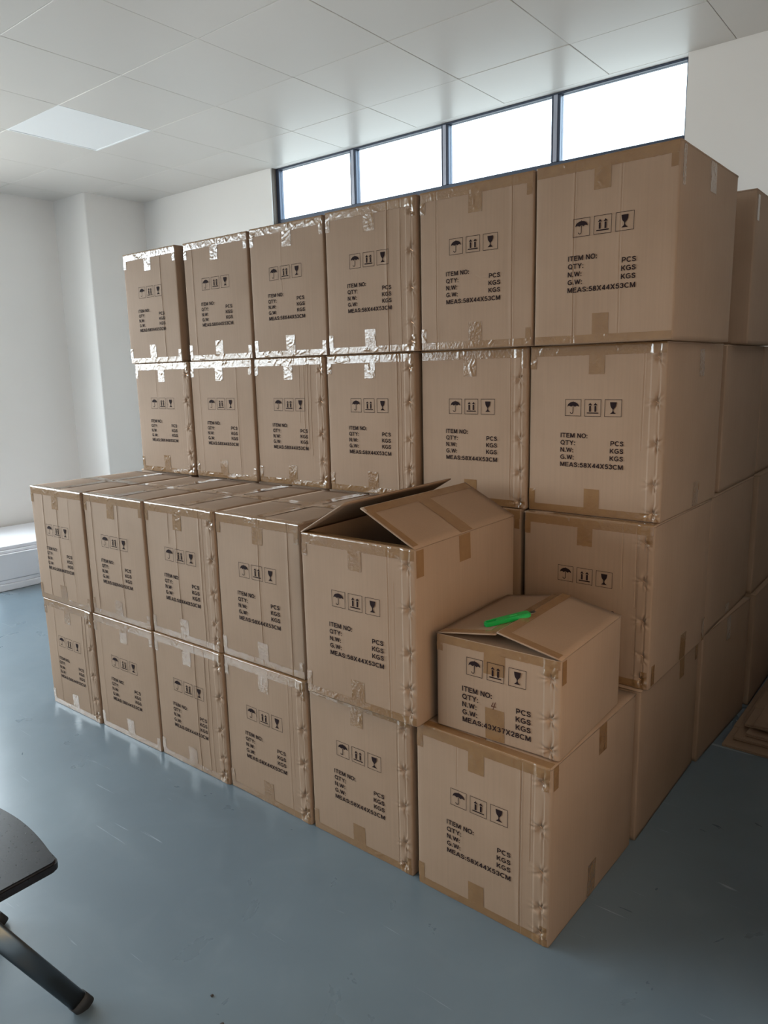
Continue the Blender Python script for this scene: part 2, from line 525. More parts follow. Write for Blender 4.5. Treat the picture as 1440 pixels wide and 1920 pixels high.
class Flat:
    def __init__(s): s.v, s.f = [], []

    def poly(s, pts):
        k = len(s.v)
        s.v += pts
        s.f.append(tuple(range(k, k + len(pts))))

    def rect(s, x0, x1, y0, y1): s.poly([(x0, y0), (x1, y0), (x1, y1), (x0, y1)])

    def text(s, t, x, y, cap, width=None, right=False, xs=1.0):
        vs, fs = text_polys(t)
        x0, x1 = min(v[0] for v in vs), max(v[0] for v in vs)
        sy = cap / CAP
        sx = sy * xs if width is None else width / (x1 - x0)
        ox = x - (x1 if right else x0) * sx
        k = len(s.v)
        s.v += [(ox + a * sx, y + b_ * sy) for a, b_ in vs]
        s.f += [tuple(i + k for i in f) for f in fs]

    def frame(s, x, y, w, h, t=.0014):
        s.rect(x, x + w, y, y + t)
        s.rect(x, x + w, y + h - t, y + h)
        s.rect(x, x + t, y + t, y + h - t)
        s.rect(x + w - t, x + w, y + t, y + h - t)

    def umbrella(s, x, y, w, h):
        s.frame(x, y, w, h)
        cx, cy, r = x + w / 2, y + h * .55, w * .37
        arc = [(cx + r * math.cos(a), cy + r * .78 * math.sin(a)) for a in [math.pi * k / 16 for k in range(17)]]
        low = []
        for k in range(3):                       # scalloped rim
            a, e = cx - r + 2 * r * k / 3, cx - r + 2 * r * (k + 1) / 3
            for q in range(1, 6):
                u = q / 6
                low.append((a + (e - a) * u, cy + .10 * r * math.sin(math.pi * u) * 1.6))
            if k < 2: low.append((e, cy))
        top = arc[::-1]                          # left to right along the dome
        # fan of quads between dome and rim
        L = [(cx - r, cy)] + low + [(cx + r, cy)]
        n = len(L)
        D = []
        for q in L:
            u = max(-1, min(1, (q[0] - cx) / r))
            D.append((q[0], cy + r * .78 * math.sqrt(max(0, 1 - u * u))))
        for k in range(n - 1):
            s.poly([L[k], L[k + 1], D[k + 1], D[k]])
        s.rect(cx - .0008, cx + .0008, cy + r * .7, cy + r * .9)
        s.rect(cx - .0011, cx + .0011, y + h * .24, cy + .002)
        hr = w * .085                            # hooked handle
        for k in range(8):
            a0, a1 = math.pi + math.pi * k / 8, math.pi + math.pi * (k + 1) / 8
            o_, i_ = hr + .0011, hr - .0011
            ccx, ccy = cx - hr, y + h * .24
            s.poly([(ccx + i_ * math.cos(a0), ccy + i_ * math.sin(a0)), (ccx + o_ * math.cos(a0), ccy + o_ * math.sin(a0)),
                    (ccx + o_ * math.cos(a1), ccy + o_ * math.sin(a1)), (ccx + i_ * math.cos(a1), ccy + i_ * math.sin(a1))])

    def arrows(s, x, y, w, h):
        s.frame(x, y, w, h)
        s.rect(x + w * .15, x + w * .85, y + h * .17, y + h * .235)
        for c in (.34, .66):
            cx = x + w * c
            s.rect(cx - w * .055, cx + w * .055, y + h * .275, y + h * .62)
            s.poly([(cx - w * .115, y + h * .655), (cx + w * .115, y + h * .655), (cx, y + h * .80)])

    def glass(s, x, y, w, h):
        s.frame(x, y, w, h)
        cx = x + w / 2
        prof = [(.14, .20), (.21, .13), (.23, .09), (.28, .05), (.36, .025), (.44, .03), (.50, .07), (.56, .13), (.64, .17), (.74, .185), (.82, .19)]
        prof = [(.17, .17), (.20, .15), (.26, .07), (.33, .028), (.42, .028), (.48, .07), (.55, .13), (.64, .165), (.74, .18), (.84, .19)]
        for (a, p), (c, q) in zip(prof, prof[1:]):
            s.poly([(cx - w * p, y + h * a), (cx + w * p, y + h * a), (cx + w * q, y + h * c), (cx - w * q, y + h * c)])

    def mesh(s, name, yfun):
        me = bpy.data.meshes.new(name)
        me.from_pydata([(a, yfun(a, b_), b_) for a, b_ in s.v], [], s.f)
        me.update()
        return me


HREF = .5627


def bulge(xc, z, w, h, b=.004):
    return b * math.cos(math.pi * min(1, abs(xc) / (w / 2)) / 2) * math.sin(math.pi * max(0, min(1, z / h)))


LINES, MEAS = (.2597, .2352, .2107, .1862, .1617), 'MEAS:58X44X53CM'


def marks(xs, z, sz, left, right, lines, meas, cap, dz, yfun):
    """three handling symbols and the text block, each one mesh"""
    out = []
    for x, kind in zip(xs, ('umbrella', 'arrows', 'glass')):
        f = Flat()
        getattr(f, kind)(x, z, sz, sz * .985)
        out.append(f.mesh('handling_symbol', yfun))
    f = Flat()
    for t, q in zip(('ITEM NO:', 'QTY:', 'N.W:', 'G.W:'), lines):
        f.text(t, left, q, cap, xs=1.06)
    for t, q in zip(('PCS', 'KGS', 'KGS'), lines[1:4]):
        f.text(t, right, q + dz, cap, right=True, xs=1.06)
    f.text(meas, left, lines[4], cap, width=right - left)
    out.append(f.mesh('printed_text', yfun))
    for me in out:
        me.materials.append(INK)
    return out


PRINT = marks((-.0970, -.0283, .0402), .3315, .0565, -.1110, .1068, LINES, MEAS, .0155, .0028, lambda x, z: -bulge(x, z, .448, HREF) - .0016)

STAPLE = None


def staple_mesh():
    bm = bmesh.new()
    add_box(bm, -.007, .007, -.0012, 0, -.0009, .0009, .0004)
    add_box(bm, -.007, -.0052, -.001, .003, -.0009, .0009)
    add_box(bm, .0052, .007, -.001, .003, -.0009, .0009)
    me = mesh_of(bm, 'staple')
    me.materials.append(STEEL)
    return me


STAPLE = staple_mesh()


# ------------------------------------------------------------------ cartons
class Front:
    """height field of a carton's front panel (outward displacement)"""
    def __init__(s, w, h, seed, stitched, creases, zst):
        s.w, s.h, s.seed, s.st, s.cr = w, h, seed, stitched, creases
        rnd = random.Random(seed)
        s.p = [(.028 + rnd.uniform(-.003, .003), z + rnd.uniform(-.006, .006), rnd.uniform(0, 6.28), rnd.uniform(.8, 1.15)) for z in zst] if stitched else []

    def d(s, xc, z):
        v = bulge(xc, z, s.w, s.h)
        v += .0009 * noise.noise((xc * 7, z * 7, s.seed * 3.1))
        for x, dep, z0, z1 in s.cr:
            e = abs(xc - x - .002 * noise.noise((z * 5, s.seed, 2.2)))
            if e < .006 and z0 < z < z1:
                v += dep * (-.0016 * math.exp(-(e / .0016) ** 2) + .0008 * math.exp(-((e - .0035) / .0015) ** 2))
        if s.st:
            t = s.w / 2 - xc
            if t < .085:
                v += .0022 * smooth(t, .050, .046)
                v += (.0020 * math.exp(-((t - .016) / .003) ** 2) - .0016 * math.exp(-((t - .021) / .0025) ** 2)) * (.7 + .6 * noise.noise((z * 14, s.seed, 0)))
                v -= .005 * max(0, 1 - t / .012) ** 2
                for t0, zk, ph, am in s.p:
                    dx, dz = t - t0, z - zk
                    r2 = dx * dx + dz * dz
                    if r2 < .0045:
                        r = math.sqrt(r2)
                        a = math.atan2(dz, dx)
                        v -= am * .0085 * math.exp(-r2 / .010 ** 2)
                        v += am * .0038 * math.cos(7 * a + ph + 2 * math.sin(3 * a)) * math.exp(-r2 / .024 ** 2) * smooth(r, .003, .012)
        return v


def uniq(vals, eps=.0012):
    out = []
    for v in sorted(vals):
        if not out or v - out[-1] > eps:
            out.append(v)
    return out


def lsp(a, b, n): return [a + (b - a) * k / n for k in range(n + 1)]


def body_mesh(w, d, h, F, detail=True, sb=.003):
    """closed tube of four panels with rounded upright edges, plus the bottom"""
    R = .006
    xs = lsp(-w / 2 + R, w / 2 - R, 30 if detail else 6)
    zs = lsp(0, h, 36 if detail else 6)
    if detail:
        for x, dep, z0, z1 in F.cr:
            xs += [x + k * .0016 for k in range(-4, 5)]
        if F.st:
            xs += lsp(w / 2 - .075, w / 2 - R, 34)
            zs += lsp(0, h, 130)
    xs, zs = uniq(xs), uniq(zs)
    per = [('f', x) for x in xs]
    for k in range(1, 4): per.append(('c', (w / 2 - R, -d / 2 + R, -math.pi / 2 + math.pi / 2 * k / 4)))
    per += [('r', y) for y in lsp(-d / 2 + R, d / 2 - R, 12 if detail else 5)]
    for k in range(1, 4): per.append(('c', (w / 2 - R, d / 2 - R, math.pi / 2 * k / 4)))
    per += [('b', x) for x in lsp(w / 2 - R, -w / 2 + R, 4)]
    for k in range(1, 4): per.append(('c', (-w / 2 + R, d / 2 - R, math.pi / 2 + math.pi / 2 * k / 4)))
    per += [('l', y) for y in lsp(d / 2 - R, -d / 2 + R, 8)]
    for k in range(1, 4): per.append(('c', (-w / 2 + R, -d / 2 + R, math.pi + math.pi / 2 * k / 4)))
    verts, faces = [], []
    n = len(per)
    for z in zs:
        e = F.d(w / 2 - R, z) if detail else 0
        el = F.d(-w / 2 + R, z) if detail else 0
        for kind, q in per:
            if kind == 'f':
                verts.append((q, -d / 2 - (F.d(q, z) if detail else 0), z))
            elif kind == 'c':
                cx, cy, a = q
                off = (e if cx > 0 else el) if cy < 0 else 0
                verts.append((cx + R * math.cos(a), cy + R * math.sin(a) - off * max(0, -math.sin(a)), z))
            elif kind == 'r':
                verts.append((w / 2 + bulge(q, z, d, h, sb) + .0007 * noise.noise((q * 6, z * 6, F.seed)), q, z))
            elif kind == 'b':
                verts.append((q, d / 2, z))
            else:
                verts.append((-w / 2 - bulge(q, z, d, h, .002), q, z))
    m = len(zs)
    for i in range(m - 1):
        for j in range(n):
            k = (j + 1) % n
            faces.append((i * n + j, i * n + k, (i + 1) * n + k, (i + 1) * n + j))
    faces.append(tuple(range(n - 1, -1, -1)))
    me = bpy.data.meshes.new('box_body')
    me.from_pydata(verts, [], faces)
    me.update()
    return me


def flap_mesh(w2, d, side, T=.0055, bow=0.0, seed=0):
    """one closing flap, hinge on its outer long edge at the origin; side -1 left (grows to +x), +1 right (grows to -x)"""
    nx, ny = 8, 14
    top, bot = [], []
    for i in range(ny + 1):
        y = -d / 2 + d * i / ny
        rt_, rb_ = [], []
        for j in range(nx + 1):
            u = j / nx
            x = -side * w2 * u
            z = bow * math.sin(math.pi * u) * math.sin(math.pi * i / ny) + .0008 * noise.noise((x * 9, y * 9, seed))
            rt_.append((x, y, z))
            rb_.append((x, y, z - T))
        top.append(rt_)
        bot.append(rb_)
    n = nx + 1
    vs = [p for r in top for p in r] + [p for r in bot for p in r]
    o = n * (ny + 1)
    fs = []
    for i in range(ny):
        for j in range(nx):
            a, b_, c, e = i * n + j, i * n + j + 1, (i + 1) * n + j + 1, (i + 1) * n + j
            q = (a, b_, c, e) if side < 0 else (e, c, b_, a)
            fs.append(q)
            fs.append(tuple(o + k for k in q[::-1]))
    rim = [j for j in range(n)] + [i * n + nx for i in range(1, ny + 1)] + [ny * n + j for j in range(nx - 1, -1, -1)] + [i * n for i in range(ny - 1, 0, -1)]
    for k in range(len(rim)):
        a, b_ = rim[k], rim[(k + 1) % len(rim)]
        fs.append((b_, a, o + a, o + b_) if side < 0 else (a, b_, o + b_, o + a))
    me = bpy.data.meshes.new('top_flap')
    me.from_pydata(vs, [], fs)
    me.update()
    return me


class Crinkle:
    def __init__(s, seed, u0, u1, v0, v1, n, amp=.0012):
        r = random.Random(seed)
        s.amp, s.seed = amp, seed
        s.l = []
        for _ in range(n):
            a = (r.uniform(u0, u1), r.uniform(v0, v1))
            an = r.uniform(0, math.pi)
            L = r.uniform(.012, .04)
            s.l.append((a, (a[0] + L * math.cos(an), a[1] + L * math.sin(an)), r.uniform(.5, 1.3)))

    def h(s, u, v):
        x = .35 * s.amp * abs(noise.noise((u * 60, v * 60, s.seed * 1.7)))
        for (ax, ay), (bx_, by), k in s.l:
            dx, dy = bx_ - ax, by - ay
            t = max(0, min(1, ((u - ax) * dx + (v - ay) * dy) / (dx * dx + dy * dy)))
            e2 = (u - ax - t * dx) ** 2 + (v - ay - t * dy) ** 2
            if e2 < 4e-5:
                x += k * s.amp * math.exp(-e2 / 4e-6)
        return x


def tape_front(F, d, h, x0, x1, z0, z1, seed, wr=4, over=0, amp=.0012, res=.004):
    """strip of tape on the front panel; over>0: runs over the top edge, over<0: under the bottom edge"""
    nx = max(3, int((x1 - x0) / res))
    C = Crinkle(seed, x0, x1, z0, z1, wr, amp)
    r = random.Random(seed)
    prof = [('f', z) for z in lsp(z0, z1, max(3, int((z1 - z0) / res)))]
    if over > 0:
        prof = prof[:-1] + [('f', h - .002)] + [('t', q) for q in lsp(.002, over, 5)]
    rows = []
    for kind, q in prof:
        row = []
        for k in range(nx + 1):
            x = x0 + (x1 - x0) * k / nx
            if kind == 'f':
                end = .0015 * noise.noise((x * 90, seed, 1)) if q in (z0,) else 0
                row.append((x, -d / 2 - F.d(x, q) - .0007 - C.h(x, q), q + end))
            else:
                row.append((x, -d / 2 + q - .001, h + .0005 + .6 * C.h(x, h + q)))
        rows.append(row)
    return grid_mesh('tape_strip', rows)


def tape_side(w, d, h, sb, F, y0, y1, z0, z1, seed):
    C = Crinkle(seed, y0, y1, z0, z1, 2, .0008)
    rows = []
    for z in lsp(z0, z1, 16):
        rows.append([(w / 2 + bulge(y, z, d, h, sb) + .0007 * noise.noise((y * 6, z * 6, F.seed)) + .0007 + C.h(y, z), y, z) for y in lsp(y0, y1, 10)])
    return grid_mesh('tape_strip', rows)


def carton(label, group, x0, y0, z0, yaw, w, d, h, seed, stitched=False, creases=(), prn=True, detail=True,
           taped=True, side_tape=(), closed=True, sb=.003, bow=.002, wr=3, tb=True, tt=True, corners=(1, 1, 1, 1), amp=.0012,
           ch=(.095, .09), zst=(.035, .11, .23, .365, .495), flaps=True):
    c, s = math.cos(yaw), math.sin(yaw)
    root = empty('cardboard_box', (x0 + c * w / 2 - s * d / 2, y0 + s * w / 2 + c * d / 2, z0), yaw, label, 'box', group)
    T = .0055
    F = Front(w, h, seed, stitched, [((f - .5) * w, a, za * h, zb * h) for f, a, za, zb in creases], [q * h / .55 for q in zst])
    bh = h - T - .0004 if closed else h
    link('box_body', body_mesh(w, d, bh, F, detail, sb), CARD, root, smooth=True)
    if closed and flaps:
        for side in (-1, 1):
            link('top_flap', flap_mesh(w / 2 - .0016, d, side, T, bow, seed + side), CARD, root, (side * w / 2, 0, h), True)
    if prn:
        ox = random.Random(seed).uniform(-.003, .003)
        for me in PRINT:
            o = link(me.name.split('.')[0], me, None, root, (ox, -d / 2, 0))
            o.scale = (1, 1, h / HREF)
    if stitched:
        for t0, zk, ph, am in F.p:
            x = w / 2 - t0
            o = link('staple', STAPLE, None, root, (x, -d / 2 - F.d(x, zk) - .001, zk))
            o.rotation_euler = (0, .62, 0)
    if taped:
        r = random.Random(seed + 50)
        cx = r.uniform(-.012, .012)
        hw = .0265
        if tt:
            link('tape_strip', tape_front(F, d, h, -w / 2 + .004, w / 2 - .004, h - .034, h - .003, seed + 1, wr * 5, .03, amp), TAPE, root, smooth=True)
            link('tape_strip', tape_front(F, d, h, cx - hw, cx + hw, h - ch[0], h - .034, seed + 2, wr + 1, 0, amp), TAPE, root, smooth=True)
            if corners[0]: link('tape_strip', tape_front(F, d, h, -w / 2 + .002, -w / 2 + .024, h - .075, h - .034, seed + 3, 3, 0, amp), TAPE, root, smooth=True)
            if corners[1]: link('tape_strip', tape_front(F, d, h, w / 2 - .026, w / 2 - .006, h - .07, h - .034, seed + 4, 3, 0, amp), TAPE, root, smooth=True)
        if tb:
            cx += r.uniform(-.006, .006)
            link('tape_strip', tape_front(F, d, h, -w / 2 + .004, w / 2 - .004, .002, .026, seed + 5, wr * 3, 0, amp), TAPE, root, smooth=True)
            link('tape_strip', tape_front(F, d, h, cx - hw, cx + hw, .026, ch[1], seed + 6, wr, 0, amp * .7), TAPE, root, smooth=True)
            if corners[2]: link('tape_strip', tape_front(F, d, h, -w / 2 + .002, -w / 2 + .024, .026, .075, seed + 7, 2, 0, amp), TAPE, root, smooth=True)
            if corners[3]: link('tape_strip', tape_front(F, d, h, w / 2 - .026, w / 2 - .006, .026, .06, seed + 8, 2, 0, amp), TAPE, root, smooth=True)
    for k, (ya, yb, za, zb) in enumerate(side_tape):
        link('tape_strip', tape_side(w, d, bh, sb, F, ya - d / 2, yb - d / 2, za, zb, seed + 20 + k), TAPE, root, smooth=True)
    if bow and closed and prn and taped and bow > .0025:      # seam and cross tape on an exposed top
        zt = lambda x, y: bow * math.sin(math.pi * min(1, abs(abs(x) - w / 2) / (w / 2))) * math.sin(math.pi * (y + d / 2) / d)
        for (xa, xb, ya, yb, sd) in ((-.026, .026, -d / 2 + .03, d / 2 - .005, 31), (-w / 2 + .01, w / 2 - .01, -.03, .02, 32)):
            C = Crinkle(seed + sd, xa, xb, ya, yb, 8, .0016)
            rows = [[(x, y, h + zt(x, y) + .0012 + C.h(x, y)) for x in lsp(xa, xb, max(4, int((xb - xa) / .006)))] for y in lsp(ya, yb, max(4, int((yb - ya) / .006)))]
            me = grid_mesh('tape_strip', rows)
            link('tape_strip', me, TAPE, root, smooth=True)
    return root, F


Z = [0, .5440, 1.0947, 1.6574, 2.2065]
FULL = (0, 1)
GF, GU, GM, GT = 'cartons of the front floor row', 'cartons stacked on the front floor row', 'cartons of the third tier', 'cartons of the top tier'
ST = dict(stitched=True)
# label, x0, w, y0, yaw, depth, layer, group, options
SIDE_T = lambda d, h: ((.30, .355, h - .10, h - .008), (.30, .355, .006, .1))
BOX = [
 ('carton at the far left end of the front floor row, stapled edge', -2.6917, 0.4264, -0.0157, 0.0075, 0.585, 0, GF, dict(seed=11, stitched=True, creases=((.22, .7, 0, 1), (.8, 1, 0, 1), (.86, 1, 0, 1)))),
 ('front floor row carton second from the far left, hooked tape end at its bottom', -2.2565, 0.4459, -0.0076, 0.0136, 0.585, 0, GF, dict(seed=12, creases=((.12, .5, 0, 1),))),
 ('front floor row carton third from the far left, long crease through its print', -1.8054, 0.4352, 0.0035, 0.0024, 0.585, 0, GF, dict(seed=13, stitched=True, creases=((.62, 1.2, 0, 1), (.76, 1, 0, 1), (.82, .7, 0, 1)))),
 ('front floor row carton fourth from the far left, between two stapled neighbours', -1.3648, 0.4385, 0.0125, -0.0082, 0.585, 0, GF, dict(seed=14, stitched=True, creases=((.8, .5, 0, 1), (.84, .5, .3, 1)))),
 ('carton on the floor directly under the open box', -0.9143, 0.4382, 0.0116, -0.0101, 0.585, 0, GF, dict(seed=15, stitched=True, creases=((.88, .6, 0, 1),), corners=(0, 0, 1, 1))),
 ('nearest carton on the floor at right, carrying the small box', -0.4494, 0.4494, -0.0004, -0.0196, 0.5832, 0, GF, dict(seed=16, stitched=True, creases=((.8, 1.2, 0, 1), (.87, .8, .45, .95), (.33, .5, .7, .95)), side_tape=((.245, .30, .006, .115), (.30, .355, .45, .538), (.012, .04, .47, .538)), sb=.004, wr=2)),
 ('carton at the far left of the second layer in front', -2.7021, 0.4418, -0.016, 0.0155, 0.585, 1, GU, dict(seed=21, creases=((.25, 1, 0, 1), (.52, 1, 0, 1), (.75, .5, 0, 1)), bow=.004, corners=(1, 0, 1, 1))),
 ('second layer front carton, second from the far left, dark gap on its right', -2.255, 0.4351, -0.0008, 0.0151, 0.585, 1, GU, dict(seed=22, creases=((.14, 1, 0, 1), (.6, 1, 0, 1)), bow=.004)),
 ('second layer front carton, third from the far left, stapled beside the gap', -1.8149, 0.4391, 0.0143, 0.0041, 0.585, 1, GU, dict(seed=23, stitched=True, creases=((.47, 1, 0, .95), (.8, 1, 0, 1), (.84, .7, 0, 1), (.36, .9, .72, .95)), bow=.004)),
 ('closed carton immediately left of the open box', -1.3704, 0.4343, 0.0194, 0.0016, 0.585, 1, GU, dict(seed=24, creases=((.53, 1, 0, 1), (.87, 1.2, 0, 1)), bow=.004, wr=4)),
 ('dim carton standing behind the small box', -0.4207, 0.457, 0.6191, -0.016, 0.5875, 1, 'cartons of the row behind', dict(seed=26, stitched=True, creases=((.78, .7, .6, 1), (.88, .9, .5, 1)), side_tape=((.30, .36, .006, .1), (.02, .05, .006, .075), (.55, .58, .006, .09)), sb=.004)),
 ('third tier carton at the far left, above the second layer tops', -2.7069, 0.4509, 0.6091, 0.004, 0.585, 2, GM, dict(seed=31, stitched=True, creases=((.4, .5, .7, .95),), wr=5, amp=.0016)),
 ('third tier carton second from the far left, tape torn short on top', -2.2505, 0.4466, 0.6177, 0.004, 0.585, 2, GM, dict(seed=32, creases=((.76, .7, 0, 1), (.15, .5, 0, 1)), wr=5, amp=.0016)),
 ('third tier carton third from the far left, several creases beside shiny tape', -1.7985, 0.4371, 0.6299, -0.0012, 0.585, 2, GM, dict(seed=33, stitched=True, creases=((.72, .8, .3, 1), (.77, .8, .3, 1), (.81, .8, .25, 1), (.66, .5, .5, 1)), wr=5, amp=.0016)),
 ('third tier carton above the closed one left of the open box, silvery tape strip', -1.3485, 0.4513, 0.6288, 0.0034, 0.585, 2, GM, dict(seed=34, stitched=True, creases=((.82, 1.2, 0, 1), (.86, .8, 0, 1)), wr=5, amp=.0016)),
 ('third tier carton behind the raised flaps of the open box', -0.8768, 0.4452, 0.6463, 0.0026, 0.585, 2, GM, dict(seed=35, stitched=True, creases=((.86, .9, 0, 1),), corners=(0, 1, 0, 0), wr=2, zst=(.02, .12, .235, .345, .45))),
 ('third tier carton at the right corner, tan tape cross at its bottom', -0.424, 0.4629, 0.653, -0.0134, 0.5834, 2, GM, dict(seed=36, stitched=True, creases=((.85, .5, .4, 1),), side_tape=((.31, .37, .006, .09), (.31, .36, .45, .54)), wr=2, corners=(1, 0, 1, 0), sb=.004, zst=(.02, .11, .24, .37, .5))),
 ('top tier carton at the far left, glaring wrinkled tape and a dark gap beside it', -2.7328, 0.441, 0.6079, -0.0016, 0.585, 3, GT, dict(seed=41, creases=((.72, 1, 0, 1),), wr=6, amp=.0018)),
 ('top tier carton second from the far left, long silvery tape strip', -2.2482, 0.452, 0.6215, 0.0075, 0.585, 3, GT, dict(seed=42, creases=((.15, .8, 0, 1),), wr=6, amp=.0018)),
 ('top tier carton third from the far left, under the window left end', -1.7694, 0.4404, 0.6144, 0.0013, 0.585, 3, GT, dict(seed=43, creases=((.45, .5, .5, 1),), wr=6, amp=.0018)),
 ('top tier carton fourth from the far left, folded edge across its print', -1.3068, 0.4475, 0.6024, -0.0012, 0.585, 3, GT, dict(seed=44, stitched=True, creases=((.70, 1.5, 0, 1), (.84, 1, 0, 1)), wr=4)),
 ('top tier carton second from the right end, tick shaped wrinkle in its tape', -0.8456, 0.4521, 0.6041, 0.0026, 0.585, 3, GT, dict(seed=45, creases=((.16, .6, 0, 1), (.83, .9, 0, 1)), wr=2)),
 ('top tier carton at the right end, largest looking, below the last pane', -0.383, 0.4502, 0.5989, -0.019, 0.5706, 3, GT, dict(seed=46, creases=((.30, .9, 0, 1), (.63, .5, 0, 1)), side_tape=((.27, .33, .45, .54), (.02, .045, .43, .54)), wr=2, corners=(0, 1, 0, 0), sb=.004)),
]
for label, x0, w, y0, yaw, d, L, grp, o in BOX:
    o = dict(o)
    carton(label, grp, x0, y0, Z[L], yaw, w, d, Z[L + 1] - Z[L] - .0025, **o)

# the open box on the second layer
OX, OY, OW, OD = -0.873, -0.0349, 0.4521, 0.585
OH = .541
ob, OF = carton('open carton with two raised top flaps beside the small box', GU, OX, OY, Z[1], 0.0094, OW, OD, OH, 25, stitched=True,
                creases=((.78, .6, 0, 1), (.83, .4, .3, .8)), closed=False, sb=.005, wr=3, corners=(1, 0, 1, 0),
                side_tape=((.23, .295, OH - .085, OH - .002), (.004, .04, OH - .085, OH - .004)))
T = .0045
for side, ang in ((-1, 30), (1, 27)):
    f = link('top_flap', flap_mesh(.222, OD, side, T, .003, 90 + side), CARD, ob, (side * OW / 2, 0, OH + T * .6), True)
    f.rotation_euler = (0, -math.radians(ang) * (1 if side < 0 else -1), 0)
    # tape remains: along the free edge, along the front edge and across the middle
    for k, (ua, ub, ya, yb) in enumerate(((.002, .216, -.045, .02), (.185, .219, -OD / 2 + .01, OD / 2 - .01), (.01, .2, -OD / 2 + .002, -OD / 2 + .028))):
        C = Crinkle(300 + k + 7 * side, ua, ub, ya, yb, 3, .0012)
        rows = [[(-side * u, y, .003 * math.sin(math.pi * u / .222) * math.sin(math.pi * (y + OD / 2) / OD) + .0012 + C.h(u, y)) for u in lsp(ua, ub, 14)] for y in lsp(ya, yb, max(6, int((yb - ya) / .012)))]
        if side > 0: rows = [r[::-1] for r in rows]
        link('tape_strip', grid_mesh('tape_strip', rows), TAPE, f, smooth=True)
for sgn, ang in ((-1, 58), (1, 66)):
    me = box_mesh('inner_flap', -OW / 2 + .006, OW / 2 - .006, 0, .215, -.004, 0, .001)
    f = link('inner_flap', me, CARD, ob, (0, sgn * (OD / 2 - .004), OH - .006))
    f.rotation_euler = (-math.radians(ang), 0, 0 if sgn < 0 else math.pi)

# plain cartons hidden behind the front ones that carry the tiers above
hid = 0
for L in (0, 1):
    for k, x0 in enumerate((-2.775, -2.2760, -1.8230, -1.3700, -.8900)):
        vis = (L == 1 and k in (0, 4))
        lb = ('carton in the dark slot between the open box and the dim one' if k == 4 else 'carton peeping out left of the third tier far left end') if vis else \
            'hidden carton of the %s layer behind the %s front carton' % (('floor', 'second')[L], ('far left', 'second', 'third', 'fourth', 'fifth')[k])
        carton(lb, 'cartons of the row behind' if vis else 'hidden supporting cartons', x0, .640, Z[L], 0, .444, .575, Z[L + 1] - Z[L] - .003, 60 + L * 10 + k, prn=False,
               taped=vis and k == 4, detail=vis and k == 4, tb=False)
# right hand end of the pile: corner column continues to the back wall
BACKS = [
 (0, -.436, .600, .4550, .640, 'floor carton in the side aisle, directly behind the nearest carton'),
 (0, -.417, 1.272, .4500, .615, 'floor carton in the side aisle, third from the front'),
 (0, -.375, 1.918, .4500, .570, 'floor carton in the side aisle, deepest one by the wall'),
 (1, -.411, 1.225, .4500, .660, 'second layer carton in the side aisle, behind the dim one'),
 (1, -.400, 1.915, .4550, .575, 'second layer carton in the side aisle, deepest by the wall'),
 (2, -.420, 1.330, .4550, .590, 'third tier carton in the side aisle, behind the right corner one'),
 (2, -.420, 1.955, .4500, .540, 'third tier carton in the side aisle, deepest by the wall'),
 (3, -.3640, 1.395, .4500, .580, 'top tier carton behind the largest looking one, side view only'),
]
for i, (L, x0, y0, w, d, lb) in enumerate(BACKS):
    h = Z[L + 1] - Z[L] - .003
    st = {(0, .600): ((.40, .455, h - .10, h - .006), (.595, .625, h - .09, h - .006)), (1, 1.225): ((.30, .35, .006, .05),), (0, 1.272): ((.29, .34, h - .11, h - .008),),
          (3, 1.395): ((.02, .05, .44, .53), (.35, .42, .44, .54))}.get((L, y0), ())
    carton(lb, 'cartons along the side aisle', x0, y0, Z[L], -.05 if y0 == 1.272 else 0, w, d, h, 80 + i, prn=False, taped=False, side_tape=st, sb=.004)

# unseen low row of cartons added along the right wall to shade the aisle
for i, (y0, lb) in enumerate(((.10, 'unseen carton added for shade by the right wall, nearer of two'), (.70, 'unseen carton added for shade by the right wall, farther of two'))):
    carton(lb, 'added shading cartons by the right wall', .595, y0, 0, 0, .445, .585, .545, 95 + i, prn=i == 0, taped=i == 0, creases=((.8, .8, 0, 1),))

# ------------------------------------------------------------------ small box
SX, SY, SYAW, SW, SD, SH = -.392, .026, .02, .391, .435, .2835
sroot = empty('small_cardboard_box', (SX + SW / 2, SY + SD / 2, Z[1] + .003), SYAW, 'small carton with a handwritten 4, green knife lying on it', 'box')
SF = Front(SW, SH, 5, True, [], [.02, .107, .225])
link('box_body', body_mesh(SW, SD, SH, SF, True, .003), CARD, sroot, smooth=True)
for side, ang in ((-1, 9.5), (1, 11.5)):
    f = link('top_flap', flap_mesh(SW / 2 + .001, SD, side, .004, .002, 70 + side), CARD, sroot, (side * SW / 2, 0, SH + .003), True)
    f.rotation_euler = (0, -math.radians(ang) * (1 if side < 0 else -1), 0)
    for k, (ua, ub, ya, yb) in enumerate(((SW / 2 - .03, SW / 2 - .001, -SD / 2 + .01, SD / 2 - .003), (.01, SW / 2 - .002, -SD / 2 + .001, -SD / 2 + .03))):
        C = Crinkle(400 + k + 7 * side, ua, ub, ya, yb, 3, .0008)
        rows = [[(-side * u, y, .001 + .002 * math.sin(math.pi * u / (SW / 2)) * math.sin(math.pi * (y + SD / 2) / SD) + C.h(u, y)) for u in lsp(ua, ub, 10)] for y in lsp(ya, yb, max(6, int((yb - ya) / .012)))]
        if side > 0: rows = [r[::-1] for r in rows]
        link('tape_strip', grid_mesh('tape_strip', rows), TAPE, f, smooth=True)
for sgn in (-1, 1):
    f = link('inner_flap', box_mesh('inner_flap', -SW / 2 + .006, SW / 2 - .006, 0, .16, -.004, 0, .001), CARD, sroot, (0, sgn * (SD / 2 - .005), SH - .004))
    f.rotation_euler = (math.radians(2), 0, 0 if sgn < 0 else math.pi)
